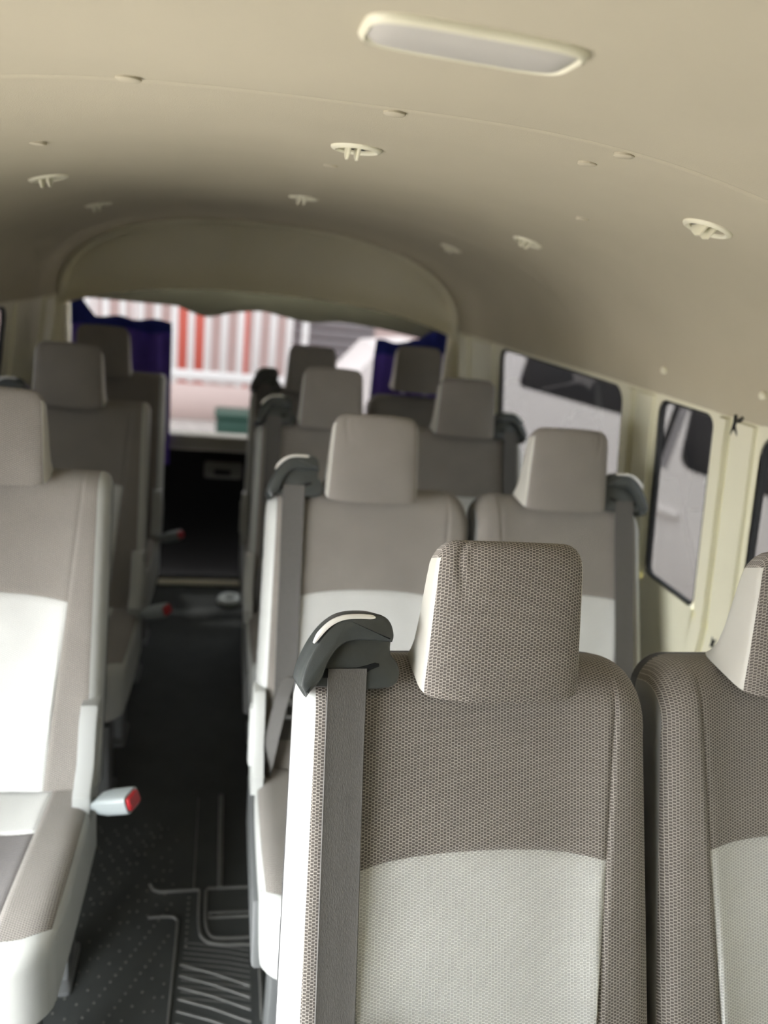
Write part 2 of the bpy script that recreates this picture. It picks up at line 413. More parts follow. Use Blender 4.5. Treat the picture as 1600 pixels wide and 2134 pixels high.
def curtain(xa, xb, zlo, ztop_l, ztop_r, zband_l, zband_r, label):
    y = Y1+0.0
    def sheet(z0f, z1f, yo, amp):
        m = MB(); rows = []; N = 48
        for k in range(9):
            r = []
            for i in range(N+1):
                u = i/N; x = xa+(xb-xa)*u; z = z0f(u)+(z1f(u)-z0f(u))*k/8
                r.append(((x, y+yo+amp*sin(u*pi*9)+amp*0.4*sin(u*31+k*0.4), z), (x, z)))
            rows.append(r)
        return grid(m, rows)
    band = lambda u: zband_l+(zband_r-zband_l)*u
    top = lambda u: ztop_l+(ztop_r-ztop_l)*max(0, min(1, (u-0.12)/0.12 if ztop_l > ztop_r else (u-0.45)/0.3)) + 0.006*sin(u*17)
    o = sheet(lambda u: zlo, lambda u: band(u)+0.02, -0.004, 0.010).build('curtain', INDIGO)
    tag(o, label, 'curtain', 'rear window curtains')
    sheet(lambda u: band(u)+0.006*sin(u*14), top, -0.020, 0.006).build('top_band', NAVY, o)
    return o
curtain(-0.655, -0.235, 0.55, 1.258, 1.203, 1.155, 1.152, 'indigo curtain with navy top band at the left of the rear window')
curtain(0.68, 1.02, 0.55, 1.205, 1.262, 1.135, 1.165, 'purple curtain with navy top band at the right of the rear window')

# ================================================================== SEATS
def make_pad(F, W, S, T, rt, rc, Re, seam, bound, front, hwf, pieces, edge=0.02, uvs=1.0, trim_to=None, edge2=None):
    """upholstered block. F(x,s,t)->point, x measured from the middle, s along the face, t into the block.
    pieces: (name, material, kind) with kind in upper, lower, bolster_left, bolster_right, tail, trim_left, trim_right. returns {name: MB}"""
    def seff(x):
        h = hwf(S); d = abs(x)-(h-rc)
        return S - (rc - sqrt(max(0, rc*rc-d*d)) if d > 0 else 0)
    def lat(x, s):
        d = hwf(s)-abs(x)
        if d >= Re: return 0.0
        k = Re-max(0, d); return Re - sqrt(max(0, Re*Re-k*k))
    def pt(xf, kind, w, lo=0.0, hi=None):
        xt = xf(S); se = seff(xt)
        if kind == 0:
            h = (se-rt) if hi is None else hi(xf(0.4*S)); l = lo(xf(0.4*S)) if callable(lo) else lo
            h = min(h, se-rt); s = l+(h-l)*w; x = xf(s); t = front(x, s)+lat(x, s); q = s
        elif kind == 1:
            a = w*pi/2; s = se-rt+rt*sin(a); x = xf(s); t0 = front(x, se-rt)+lat(x, se-rt); t = t0*(1-w)**1.0 + rt-rt*cos(a); t = max(t, lat(x, s)*(1-w)*0.0+t); q = se-rt+rt*a
        else:
            s = se; x = xf(s); t = rt+(T-rt)*w; q = se-rt+rt*pi/2+(T-rt)*w
        return F(x, s, t), (x*uvs, q*uvs), (x, s, t)
    fine = [0, .012, .028, .05, .085, .15, .25, .38, .5, .62, .75, .85, .915, .95, .972, .988, 1]
    half = [0, .03, .07, .14, .25, .4, .55, .7, .82, .9, .95, .98, 1]
    def stations(kind):
        st = []
        if kind in ('lower',):
            st = [(0, k, 0.0, bound) for k in [0, .2, .4, .6, .75, .86, .93, .965, .985, 1]]
        elif kind == 'upper':
            st = [(0, k, bound, None) for k in [0, .015, .035, .07, .14, .28, .45, .65, .85, 1]] + [(1, k/8, 0, None) for k in range(1, 9)] + [(2, k/3, 0, None) for k in range(1, 4)]
        elif kind == 'mid':
            st = [(0, k, bound, None) for k in [0, .015, .035, .07, .14, .28, .45, .65, .85, 1]]
        elif kind == 'side_mid':
            st = [(0, k/14, 0.0, None) for k in range(15)]
        elif kind == 'tail':
            st = [(1, k/8, 0, None) for k in range(0, 9)] + [(2, k/4, 0, None) for k in range(1, 5)]
        else:
            st = [(0, k/16, 0.0, None) for k in range(17)] + [(1, k/8, 0, None) for k in range(1, 9)] + [(2, k/3, 0, None) for k in range(1, 4)]
        return st
    eL = edge; eR = edge if edge2 is None else edge2; res = {}
    for nm, m, kind, region in pieces:
        mb = MB()
        def xfun(u):
            if region == 'centre': return lambda s: -seam(s)+2*seam(s)*u
            if region == 'bl': return lambda s: -(hwf(s)-eL)+((hwf(s)-eL)-seam(s))*u
            if region == 'br': return lambda s: seam(s)+((hwf(s)-eR)-seam(s))*u
            if region == 'full': return lambda s: -(hwf(s)-eL)+(2*hwf(s)-eL-eR)*u
            if region == 'tl': return lambda s: -hwf(s)+eL*u
            if region == 'tr': return lambda s: hwf(s)-eR+eR*u
        us = fine if region in ('centre', 'full') else (half if region in ('bl', 'br') else [k/6 for k in range(7)])
        rows = [[pt(xfun(u), *st)[:2] for u in us] for st in stations(kind)]
        grid(mb, rows)
        if region in ('tl', 'tr'):
            sg = -1 if region == 'tl' else 1; rows = []; TT = trim_to or T
            for st in stations(kind):
                _, _, (x, s, t) = pt(lambda s: sg*hwf(s), *st); r = []
                for k in range(5):
                    tt = t+(max(TT, t)-t)*k/4; r.append((F(x, s, tt), (tt, s)))
                rows.append(r)
            grid(mb, rows)
        res[nm] = (mb, m)
    return res

def outline_solid(mb, F, hwf, S, rc, t0, t1, s0=0.0, bul=0.0):
    out = []
    for k in range(9):
        a = pi/2*k/8; out.append((hwf(S)-rc+rc*cos(a), S-rc+rc*sin(a)))
    for k in range(9):
        a = pi/2*k/8; out.append((-(hwf(S)-rc)-rc*sin(a), S-rc+rc*cos(a)))
    out += [(-hwf(s0), s0), (hwf(s0), s0)]
    ins = lambda k: [(x*(1-k/hwf(S)), s*(1-2*k/S)+k) for x, s in out]
    loft(mb, [[F(x, s, t0) for x, s in out], [F(x, s, t1-0.012) for x, s in out], [F(x, s, t1-0.003) for x, s in ins(0.006)], [F(x, s, t1+bul*0.4) for x, s in ins(0.016)], [F(x, s, t1+bul) for x, s in ins(0.06)]])

Z0 = 0.44
def unit(parent, c, hinge_y, rec, mirror=1, fw=0.475, hr_up=0.0, S=0.635, rc=0.055, inner=VINYL):
    """one seating place: backrest, headrest, cushion, belt. c = middle in x (local), mirror=+1 belt on the low-x shoulder"""
    th = radians(rec); W = fw; T = 0.115
    B = lambda x, s, t: (c+x, hinge_y + s*sin(th)+t*cos(th), Z0+s*cos(th)-t*sin(th))
    Bm = lambda x, s, t: B(x*mirror, s, t)
    hwf = lambda s: W/2+0.004-0.012*s/S
    seam = lambda s: 0.142+0.062*min(s, 0.60)+(W-0.475)*0.5
    bound = lambda x: 0.392-0.020*abs(x/0.17)**2.4
    def front(x, s):
        e = seam(s); d = e-abs(x)
        r = 0.011*min(1, max(0, d/0.05))**0.7 if d > 0 else 0.0
        r += 0.0045*exp(-(d/0.0035)**2)
        if abs(x) < e: r += 0.0035*exp(-((s-bound(x))/0.003)**2) - 0.004*exp(-((s-0.17)/0.10)**2)
        r += 0.004*max(0, (abs(x)-e)/0.06)
        return r
    pc = [('upper_panel', CLOTH, 'upper', 'centre'), ('lower_panel', LIGHTCLOTH, 'lower', 'centre'), ('bolster', CLOTH, 'side', 'bl'), ('bolster2', CLOTH, 'side', 'br'),
          ('side_trim', VINYL if mirror > 0 else inner, 'side', 'tl'), ('side_trim2', inner if mirror > 0 else VINYL, 'side', 'tr')]
    mb = MB(); outline_solid(mb, B, hwf, S, rc, T-0.035, T, bul=0.012)
    back = mb.build('backrest', SHELL, parent); back['label'] = 'backrest with dark plastic rear shell'
    for nm, (g, m) in make_pad(B, W, S, T-0.03, 0.07, rc, 0.032, seam, bound, front, hwf, pc, trim_to=T-0.03, edge=0.02 if mirror > 0 or inner is VINYL else 0.003, edge2=0.02 if mirror < 0 or inner is VINYL else 0.003).items():
        o = g.build(nm.rstrip('2'), m, back)
        if nm == 'lower_panel': o['label'] = 'pale lower panel'
    # ---- headrest
    c0 = 0.013*mirror
    N = 150; fr = []; rings = []
    prof_s = [(0.600, .86), (0.604, .94), (0.612, .985), (0.63, 1), (0.66, 1), (0.69, 1), (0.705, 1), (0.72, 1), (0.728, 1), (0.736, 1), (0.744, .996), (0.751, .99), (0.758, .98), (0.765, .965), (0.772, .94), (0.778, .91), (0.783, .86), (0.787, .80), (0.792, .6), (0.794, .3)]
    for s, k in prof_s:
        v = (s-0.60)/0.19; a = (0.106-0.010*v)*(1 if k >= .99 else (0.80+0.20*k) if s > 0.7 else 0.93+0.07*k)
        if s > 0.76: a = (0.106-0.010*v) - (0.026*(1-sqrt(max(0, 1-((s-0.76)/0.0345)**2))))
        tf = -0.032-0.030*v; tb = 0.070-0.090*v; mid = (tf+tb)/2; dp = (tb-tf)/2*(k if s > 0.7 else 1)
        ring = []
        for j in range(N):
            p = 2*pi*j/N; cc, sn = cos(p), sin(p); e = 2/6.5
            x = a*(1 if cc > 0 else -1)*abs(cc)**e; t = mid+dp*(1 if sn > 0 else -1)*abs(sn)**e
            if sn < 0:
                t -= 0.010*(1-(x/a)**2)
                wx_ = x*mirror+a-0.022-0.25*(0.785-s); t += 0.0028*exp(-(wx_/0.0045)**2)*max(0, min(1, (s-0.715)/0.04)) + 0.0016*exp(-((wx_-0.014)/0.004)**2)*max(0, min(1, (s-0.735)/0.03))
            ring.append((B(c0+x, s-0.010+hr_up+0.5*(t+0.035)*max(0, 1-v*2.5), t), (x, s+(max(0.0, t-(tf-0.010*(1-(x/a)**2))) if sn < 0 or s > 0.765 else 0.0))))
        rings.append(ring)
    mf = MB(); mv = MB(); V = [p for r in rings for p, _ in r]; U = [u for r in rings for _, u in r]; Ff = []; Fv = []
    for i in range(len(rings)-1):
        for j in range(N):
            q = (i*N+j, i*N+(j+1) % N, (i+1)*N+(j+1) % N, (i+1)*N+j); p = (j+0.5)/N*2*pi
            isf = (sin(p) < -0.50) if prof_s[i][0] < 0.772 else (sin(p) < 0.65)
            (Ff if isf else Fv).append(q)
    top = tuple((len(rings)-1)*N+j for j in range(N)); Ff.append(top); Fv.append(tuple(range(N-1, -1, -1)))
    def cull(mbx, F):
        used = sorted({i for f in F for i in f}); mp = {o: k for k, o in enumerate(used)}
        mbx.add([V[i] for i in used], [tuple(mp[i] for i in f) for f in F], [U[i] for i in used]); return mbx
    hr = cull(MB(), Fv).build('headrest', HRVINYL, parent); hr['label'] = 'headrest with smooth vinyl sides'
    cull(MB(), Ff).build('headrest_cover', CLOTH, hr)
    for dx in (-0.05, 0.05):
        m = MB(); tube(m, [B(c0+dx, 0.60, 0.025), B(c0+dx, 0.64+hr_up, 0.012)], 0.006, 10); m.build('post', CHROME, hr)
    # ---- belt guide on the shoulder
    if True:
        k = 0.00011
        gz = lambda zx, zy: ((zx-180)*k+0.011-W/2, 0.590+(1055-zy)*k)
        outer = [gz(*p) for p in smooth_pts([(185, 1060), (130, 960), (112, 900), (140, 760), (205, 600), (300, 430), (420, 285), (560, 185), (720, 140), (930, 135), (1050, 165), (1120, 245), (1153, 370), (1140, 470), (1145, 590), (1220, 680), (1255, 790), (1230, 900), (1130, 965), (880, 985)], 3)] + [gz(430, 960), gz(270, 955), gz(215, 1000)]
        m = MB(); prism(m, outer, Bm, -0.006, 0.062, 0.005); g = m.build('belt_guide', BLACK, parent)
        g['label'] = 'charcoal shoulder belt guide'
        hood = [gz(*p) for p in smooth_pts([(186, 1050), (135, 955), (118, 900), (145, 762), (210, 602), (304, 434), (424, 289), (562, 189), (720, 145), (930, 140), (1046, 170), (1114, 248), (1147, 370), (1130, 445)], 3)] + [gz(*p) for p in smooth_pts([(1040, 435), (800, 425), (650, 440), (550, 490), (470, 580), (410, 690), (350, 850), (262, 950), (215, 1000)], 3)]
        m = MB(); prism(m, hood, Bm, -0.020, 0.03, 0.0045); m.build('hood', BLACK, g)
        slot = [gz(*p) for p in ((365, 850), (360, 790), (410, 748), (600, 742), (750, 738), (860, 712), (955, 682), (1005, 692), (1008, 725), (900, 765), (860, 800), (860, 850))]
        m = MB(); prism(m, slot, Bm, -0.0075, 0.02, 0.001); m.build('belt_slot', BLACK2, g)
        rib = [gz(*p) for p in smooth_pts([(248, 462), (325, 345), (440, 238), (580, 178), (750, 164), (925, 170)], 5)]
        m = MB(); n = len(rib); rings = []
        for i, (a, b) in enumerate(rib):
            d = Vector((rib[min(i+1, n-1)][0]-rib[max(i-1, 0)][0], rib[min(i+1, n-1)][1]-rib[max(i-1, 0)][1])).normalized(); nx, ny = -d.y, d.x
            hw_ = 0.0030*min(1, 0.25+i/5, 0.45+(n-1-i)/3)
            rings.append([Bm(a+nx*q, b+ny*q, tt) for q, tt in ((hw_, -0.012), (hw_*0.9, -0.0185), (0, -0.0205), (-hw_*0.9, -0.0205), (-hw_, -0.012))])
        loft(m, rings); m.build('accent_strip', STRIP, g)
        # webbing down the bolster
        m = MB(); rows = []
        bx = 0.0625-W/2
        for i in range(31):
            q = i/30; s = 0.624-q*0.56; tt = -0.0085+0.004*min(1, q*6)
            cx_ = bx-0.003*q
            r = []
            for w_ in (-0.0245, -0.0235, -0.021, -0.007, 0.007, 0.021, 0.0235, 0.0245):
                r.append((Bm(cx_+w_, s, tt+(0.0011 if abs(w_) > .024 else (-0.0004 if abs(w_) > 0.022 else 0))), (w_, s)))
            rows.append(r)
        grid(m, rows); grid(m, [[(Bm(cx, s, t+0.0016), (0, 0)) for cx, s, t in ((bx-0.003*(i/30)-0.0245, 0.624-i/30*0.56, -0.0075+0.004*min(1, i/5)), (bx-0.003*(i/30)+0.0245, 0.624-i/30*0.56, -0.0075+0.004*min(1, i/5)))] for i in range(31)])
        blt = m.build('seat_belt', WEB, parent)
        # tongue plate and the return run to the anchor
        m = MB(); rows = []
        path = smooth_pts([(-0.176, 0.20, -0.012), (-0.195, 0.15, -0.03), (-0.214, 0.06, -0.03), (-0.226, -0.02, -0.01), (-0.228, -0.09, 0.02)], 5)
        for p in path: rows.append([(Bm(p[0]+w_*0.55, p[1], p[2]-w_*0.6), (w_, p[1])) for w_ in (-0.024, -0.012, 0, 0.012, 0.024)])
        grid(m, rows); m.build('lap_run', WEB, blt)
        m = MB(); f2 = lambda a, b, t: Bm(-0.172+a, 0.135+b, -0.030+t)
        o = rrect(-0.018, 0.018, -0.022, 0.022, 0.006, 3); i_ = rrect(-0.010, 0.010, -0.013, 0.006, 0.003, 3)
        loft(m, [[f2(a, b, 0.002) for a, b in o], [f2(a, b, -0.002) for a, b in o], [f2(a, b, -0.002) for a, b in i_], [f2(a, b, 0.002) for a, b in i_], [f2(a, b, 0.002) for a, b in o]], cap=False)
        m.build('belt_tongue', CHROME, blt)
    # ---- cushion
    CT = 0.15
    Cq = lambda x, s, t: (c+x, hinge_y + 0.02 - s, Z0+0.012*sin(s*4)-0.02*s - t)
    hwc = lambda s: W/2+0.003-0.010*(s/0.42)**3
    seamc = lambda s: 0.165-0.02*s/0.42
    bc = lambda x: 0.125+0.012*(x/0.16)**2
    def frc(x, s):
        e = seamc(s); d = e-abs(x); r = 0.009*min(1, max(0, d/0.04))**0.7 if d > 0 else 0.0
        r += 0.004*exp(-(d/0.0035)**2)
        if abs(x) < e: r += 0.003*exp(-((s-bc(x))/0.003)**2)
        return r
    mb = MB(); box(mb, c-W/2+0.02, c+W/2-0.02, hinge_y-0.37, hinge_y+0.02, Z0-CT-0.005, Z0-0.06, 0.01)
    cu = mb.build('seat_cushion', SHELL, parent); cu['label'] = 'seat cushion with dark base pan'
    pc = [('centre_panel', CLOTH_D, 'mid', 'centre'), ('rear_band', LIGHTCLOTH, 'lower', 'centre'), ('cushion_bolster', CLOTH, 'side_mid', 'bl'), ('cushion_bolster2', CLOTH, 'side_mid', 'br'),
          ('front_skirt', VINYL, 'tail', 'full'), ('cushion_side', VINYL, 'side', 'tl'), ('cushion_side2', VINYL, 'side', 'tr')]
    for nm, (g, m) in make_pad(Cq, W, 0.42, CT, 0.035, 0.06, 0.035, seamc, bc, frc, hwc, pc, edge=0.007).items(): g.build(nm.rstrip('2'), m, cu)

def seat_hardware(parent, x0, x1, hy, aisle_x, buckles, sgn, prot=0.014, cm=None):
    """frame, four legs, recliner covers, buckles. aisle_x: x of the aisle-side flank, sgn: -1 when the aisle is on the low-x side"""
    m = MB(); box(m, x0+0.03, x1-0.03, hy-0.34, hy+0.02, 0.245, 0.285, 0.006); m.build('seat_frame', SHELL, parent)
    for lx in (x0+0.05, x1-0.05):
        for ly in (hy-0.31, hy-0.02):
            m = MB(); loft(m, [[(lx+a*1.3, ly+b*1.6, 0.0) for a, b in rrect(-.022, .022, -.04, .04, .006, 2)], [(lx+a*1.3, ly+b*1.6, 0.012) for a, b in rrect(-.022, .022, -.04, .04, .006, 2)], [(lx+a, ly+b, 0.02) for a, b in rrect(-.022, .022, -.04, .04, .006, 2)], [(lx+a, ly+b, 0.25) for a, b in rrect(-.022, .022, -.04, .04, .006, 2)]])
            m.build('leg', mat('leg_paint', (0.13, 0.135, 0.135), 0.5), parent)
    # recliner cover on the aisle flank
    f = lambda a, b, t: (aisle_x+sgn*(0.004+t), hy+a, b)
    m = MB(); prism(m, [(-0.055, 0.40), (0.03, 0.38), (0.085, 0.42), (0.115, 0.56), (0.10, 0.60), (0.055, 0.60), (0.03, 0.575), (0.0, 0.50), (-0.05, 0.46)], f, prot, -0.02, 0.006)
    rcv = m.build('recliner_cover', cm or COVER, parent)
    m = MB(); prism(m, [(0.0, 0.45), (0.04, 0.44), (0.075, 0.54), (0.06, 0.57), (0.045, 0.565)], f, prot+0.006, 0.0, 0.005); m.build('recliner_lever', cm or COVER, rcv)
    # flank skirt below the cushion, dark, with cable
    m = MB(); prism(m, [(-0.36, 0.29), (0.02, 0.29), (0.05, 0.40), (-0.06, 0.42), (-0.30, 0.38)], f, 0.006, -0.02, 0.006); m.build('flank_cover', mat('flank_plastic', (0.10, 0.105, 0.105), 0.5), parent)
    m = MB(); tube(m, [(aisle_x-sgn*0.06, hy-0.335, 0.29), (aisle_x-sgn*0.062, hy-0.345, 0.2), (aisle_x-sgn*0.055, hy-0.345, 0.10), (aisle_x-sgn*0.06, hy-0.335, 0.05)], 0.005, 8); m.build('slide_cable', CHROME, parent)
    for (bx, by, bz, dx, dy, dz) in buckles:
        d = Vector((dx, dy, dz)); L = d.length; d.normalize(); side = d.cross(Vector((0, 0, 1))).normalized(); up = side.cross(d)
        def ring(q, hw_, hh): 
            ctr = Vector((bx, by, bz))+d*q*L
            return [tuple(ctr+side*a+up*b) for a, b in rrect(-hw_, hw_, -hh, hh, min(hw_, hh)*0.45, 3)]
        m = MB(); loft(m, [ring(q, a, b) for q, a, b in ((-.15, .010, .005), (.0, .011, .006), (.30, .013, .007), (.38, .013, .009), (.45, .020, .015), (.60, .023, .018), (.85, .024, .0185), (.96, .0235, .018))])
        bk = m.build('buckle', BUCKLE, parent)
        m = MB(); loft(m, [ring(q, a, b) for q, a, b in ((.93, .019, .014), (.99, .019, .014), (1.01, .0165, .0115))]); m.build('release_button', RED, bk)

BX0, BX1, CA, CB = 0.10, 1.035, 0.3435, 0.8155
def make_bench(label):
    e = empty('double_seat', label, 'seat', (0.575, 0.60, 0), 'double seats along the window side')
    unit(e, CA-0.575, 0.0, 22, 1, fw=0.487, inner=SHELL2); unit(e, CB-0.575, 0.0, 22, -1, fw=0.439, inner=SHELL2)
    seat_hardware(e, BX0-0.575, BX1-0.575, 0.0, BX0-0.575, [(0.0, -0.02, 0.42, 0.005, -0.08, 0.10)], -1, 0.005, VINYL)
    return e
bl = ['grey cloth double seat nearest the viewer, cut off by the lower right corner',
      'grey cloth double seat in the second row, its cushion edge showing by the aisle',
      'shaded grey double seat in the third row behind the two bright ones',
      'darkest double seat in the last row before the rear window']
b1 = make_bench(bl[0])
for i, y in enumerate((1.43, 2.25, 2.95)):
    c = copy_tree(b1); c.location = (0.575, y, 0); c['label'] = bl[i+1]
    hs = sorted([h for h in c.children if h.name.startswith('headrest')], key=lambda h: sum(v.co.x for v in h.data.vertices)/len(h.data.vertices))
    for h, dx in zip(hs, ((-0.018, 0.006), (-0.010, 0.0), (-0.006, -0.004))[i]): h.location.x += dx
    if i == 2: hs[1].location.z += 0.035; hs[1].location.y += 0.01
SX0, SX1 = -0.695, -0.235
def make_single(label):
    e = empty('single_seat', label, 'seat', (-0.465, 1.38, 0), 'single seats across the aisle')
    unit(e, 0.0, 0.0, 24, 1, fw=0.485, S=0.66, rc=0.02, hr_up=0.017)
    seat_hardware(e, -0.23, 0.23, 0.0, 0.228, [(0.212, -0.02, 0.422, 0.118, -0.05, 0.046)], 1)
    return e
sl = ['brightly lit single seat at the left edge with a pale cushion band', 'dark single seat behind the bright one on the left', 'darkest single seat on the left, beside the indigo curtain']
s1 = make_single(sl[0])
for i, y in enumerate((2.25, 2.93)):
    c = copy_tree(s1); c.location = (-0.465, y, 0); c['label'] = sl[i+1]
    for h in c.children:
        if h.name.startswith('headrest'): h.location.x -= 0.014

# ================================================================== CEILING FITTINGS
def vent(x, y, rot, label):
    z = cz(x, y); n = (ceil_z(x+0.01)-ceil_z(x-0.01))/0.02
    o = empty('air_vent', label, 'vent', (x, y, z+0.001), 'round ceiling vents')
    o.rotation_euler = (0, -math.atan(n), 0)
    N = 32
    ringp = lambda r, h: [(r*cos(2*pi*k/N), r*sin(2*pi*k/N), h) for k in range(N)]
    m = MB(); loft(m, [ringp(0.0375, 0.003), ringp(0.0375, -0.003), ringp(0.036, -0.005), ringp(0.031, -0.0065), ringp(0.027, -0.004), ringp(0.026, 0.004)], cap=False)
    m.build('vent_ring', CREAM, o)
    m = MB(); loft(m, [ringp(0.0275, -0.001), ringp(0.0275, 0.003)]); m.build('vent_well', mat('vent_dark', (0.05, 0.045, 0.035), 0.7), o)
    for k in (-1, 0):
        m = MB(); px = k*0.014+0.002
        loft(m, [[(px+a, b, -0.001) for a, b in rrect(-0.0028, 0.0028, -0.022, 0.022, 0.002, 2)], [(px+a-rot*0.007, b, -0.012) for a, b in rrect(-0.0026, 0.0026, -0.020, 0.012, 0.0019, 2)], [(px+a-rot*0.011, b, -0.0195) for a, b in rrect(-0.0018, 0.0018, -0.017, -0.004, 0.0013, 2)]])
        m.build('flap', CREAM, o)
    return o
vent(0.172, 1.200, 0.2, 'round cream vent with two flaps on the middle of the headliner, nearest one')
vent(0.694, 1.107, 0.4, 'round cream vent nearest the right side windows')
vent(0.176, 2.09, 0.2, 'round vent on the middle of the headliner above the second row')
vent(0.701, 1.863, 0.4, 'round vent on the right half of the headliner above the second row')
vent(-0.348, 1.70, 0.2, 'round vent at the left on the dark end of the headliner')
vent(0.716, 2.60, 0.4, 'round vent just right of the rear header board')
vent(-0.364, 2.413, 0.2, 'faint round vent in the dark left corner of the headliner')
def ceiling_lamp():
    o = empty('ceiling_lamp', 'long unlit ceiling lamp with a pale lens in a cream rim', 'lamp', (0.171, 0.630, cz(0.17, 0.63)+0.001))
    a, b = 0.083, 0.036
    def outl(k, h, x=0):
        pts = []
        for i in range(48):
            p = 2*pi*i/48; c, s = cos(p), sin(p); e = 2/5
            pts.append(((a-k)*(1 if c > 0 else -1)*abs(c)**(2/4.5), (b-k*1.0)*(1 if s > 0 else -1)*abs(s)**e, h))
        return pts
    m = MB(); loft(m, [outl(-0.002, 0.004), outl(-0.002, -0.003), outl(0.0, -0.006), outl(0.002, -0.007), outl(0.004, -0.005), outl(0.005, 0.002)], cap=False); m.build('lamp_rim', CREAM, o)
    m = MB(); loft(m, [outl(0.0045, 0.002), outl(0.0045, -0.004), outl(0.008, -0.007), outl(0.020, -0.009), outl(0.033, -0.0095)]); m.build('lamp_lens', LENS, o)
ceiling_lamp()

# ================================================================== FLOOR MAT AND SMALL THINGS
def floor_mat():
    m = MB(); box(m, -0.32, 0.24, 0.2, 3.30, -0.003, 0.004, 0.002)
    o = tag(m.build('floor_mat', MATFLOOR), 'dark rubber aisle mat with raised ribs and dots', 'mat')
    def rib(pts, wd=0.008, h=0.006):
        m = MB(); n = len(pts); rings = []
        for i, p in enumerate(pts):
            d = Vector((pts[min(i+1, n-1)][0]-pts[max(i-1, 0)][0], pts[min(i+1, n-1)][1]-pts[max(i-1, 0)][1])).normalized(); nx, ny = -d.y*wd/2, d.x*wd/2
            rings.append([(p[0]+nx, p[1]+ny, 0.003), (p[0]+nx*.5, p[1]+ny*.5, 0.003+h), (p[0]-nx*.5, p[1]-ny*.5, 0.003+h), (p[0]-nx, p[1]-ny, 0.003)])
        loft(m, rings); m.build('rib', MATRIB, o)
    rib([(0.043, 1.56), (0.043, 1.91)], 0.014, 0.012)                                   # bright rail strip
    rib([(-0.02, 1.56), (-0.02, 1.91)], 0.004, 0.003)
    rib([(-0.125, 1.59), (-0.115, 1.57), (-0.10, 1.562), (-0.005, 1.562)])
    rib(smooth_pts([(-0.005, 1.56), (-0.003, 1.45), (0.012, 1.41), (0.05, 1.395), (0.11, 1.39), (0.13, 1.37), (0.132, 1.2)], 4))
    rib(smooth_pts([(0.010, 1.56), (0.011, 1.47), (0.022, 1.425), (0.05, 1.412), (0.14, 1.41)], 4))
    rib([(0.012, 1.565), (0.14, 1.562)])
    rib([(0.016, 1.487), (0.14, 1.484)], 0.006); rib([(0.016, 1.474), (0.14, 1.471)], 0.006)
    rib(smooth_pts([(-0.12, 1.485), (-0.075, 1.485), (-0.055, 1.475), (-0.052, 1.44), (-0.056, 1.2)], 4), 0.006)
    for k in range(9):
        y = 1.10+k*0.028; rib([(-0.04, y+0.028), (0.03, y+0.0), (0.11, y-0.04)], 0.007, 0.003)
    for k in range(12):
        y = 1.27+k*0.014; 
        if y < 1.42: rib([(-0.035, y), (0.06, y-0.02), (0.11, y-0.035)], 0.003, 0.0015)
    m = MB()
    for i in range(14):
        for j in range(56):
            x = -0.30+0.017*i+(0.0085 if j % 2 else 0); y = 0.95+0.0155*j
            if (i+2*j) % 5 in (0,) or (2*i-j) % 7 == 3:
                r = 0.0030; loft(m, [[(x+rr*cos(pi/4+pi/2*k), y+rr*sin(pi/4+pi/2*k), h) for k in range(4)] for rr, h in ((r, 0.003), (r*0.7, 0.0058))])
    for j in range(9):
        y = 1.40+0.0175*j
        for x in (-0.03,):
            loft(m, [[(x+rr*cos(pi/2*k), y+rr*sin(pi/2*k), h) for k in range(4)] for rr, h in ((.0035, 0.003), (.0025, 0.0058))])
    d = m.build('raised_dots', mat('dot_rubber', (0.12, 0.12, 0.105), 0.6), o, smooth=False); d['kind'] = 'stuff'
floor_mat()
m = MB(); N = 28; rings = []
for k in range(N+1):
    a = 2*pi*k/N; rings.append([(0.066+(0.037+0.019*cos(b))*cos(a), 3.25+(0.037+0.019*cos(b))*sin(a), 0.0245+0.020*sin(b)) for b in [2*pi*q/12 for q in range(12)]])
loft(m, rings, cap=False); tag(m.build('tape_roll', PALEOBJ), 'pale grey roll lying on the floor near the rear sill', 'roll')

# ================================================================== OUTSIDE
GZ = -0.72
m = MB(); N = 2
m.add([(-40, -40, GZ), (40, -40, GZ), (40, 40, GZ), (-40, 40, GZ)], [(0, 1, 2, 3)]); struct(m.build('ground', CONCRETE, smooth=False), 'pale concrete yard')

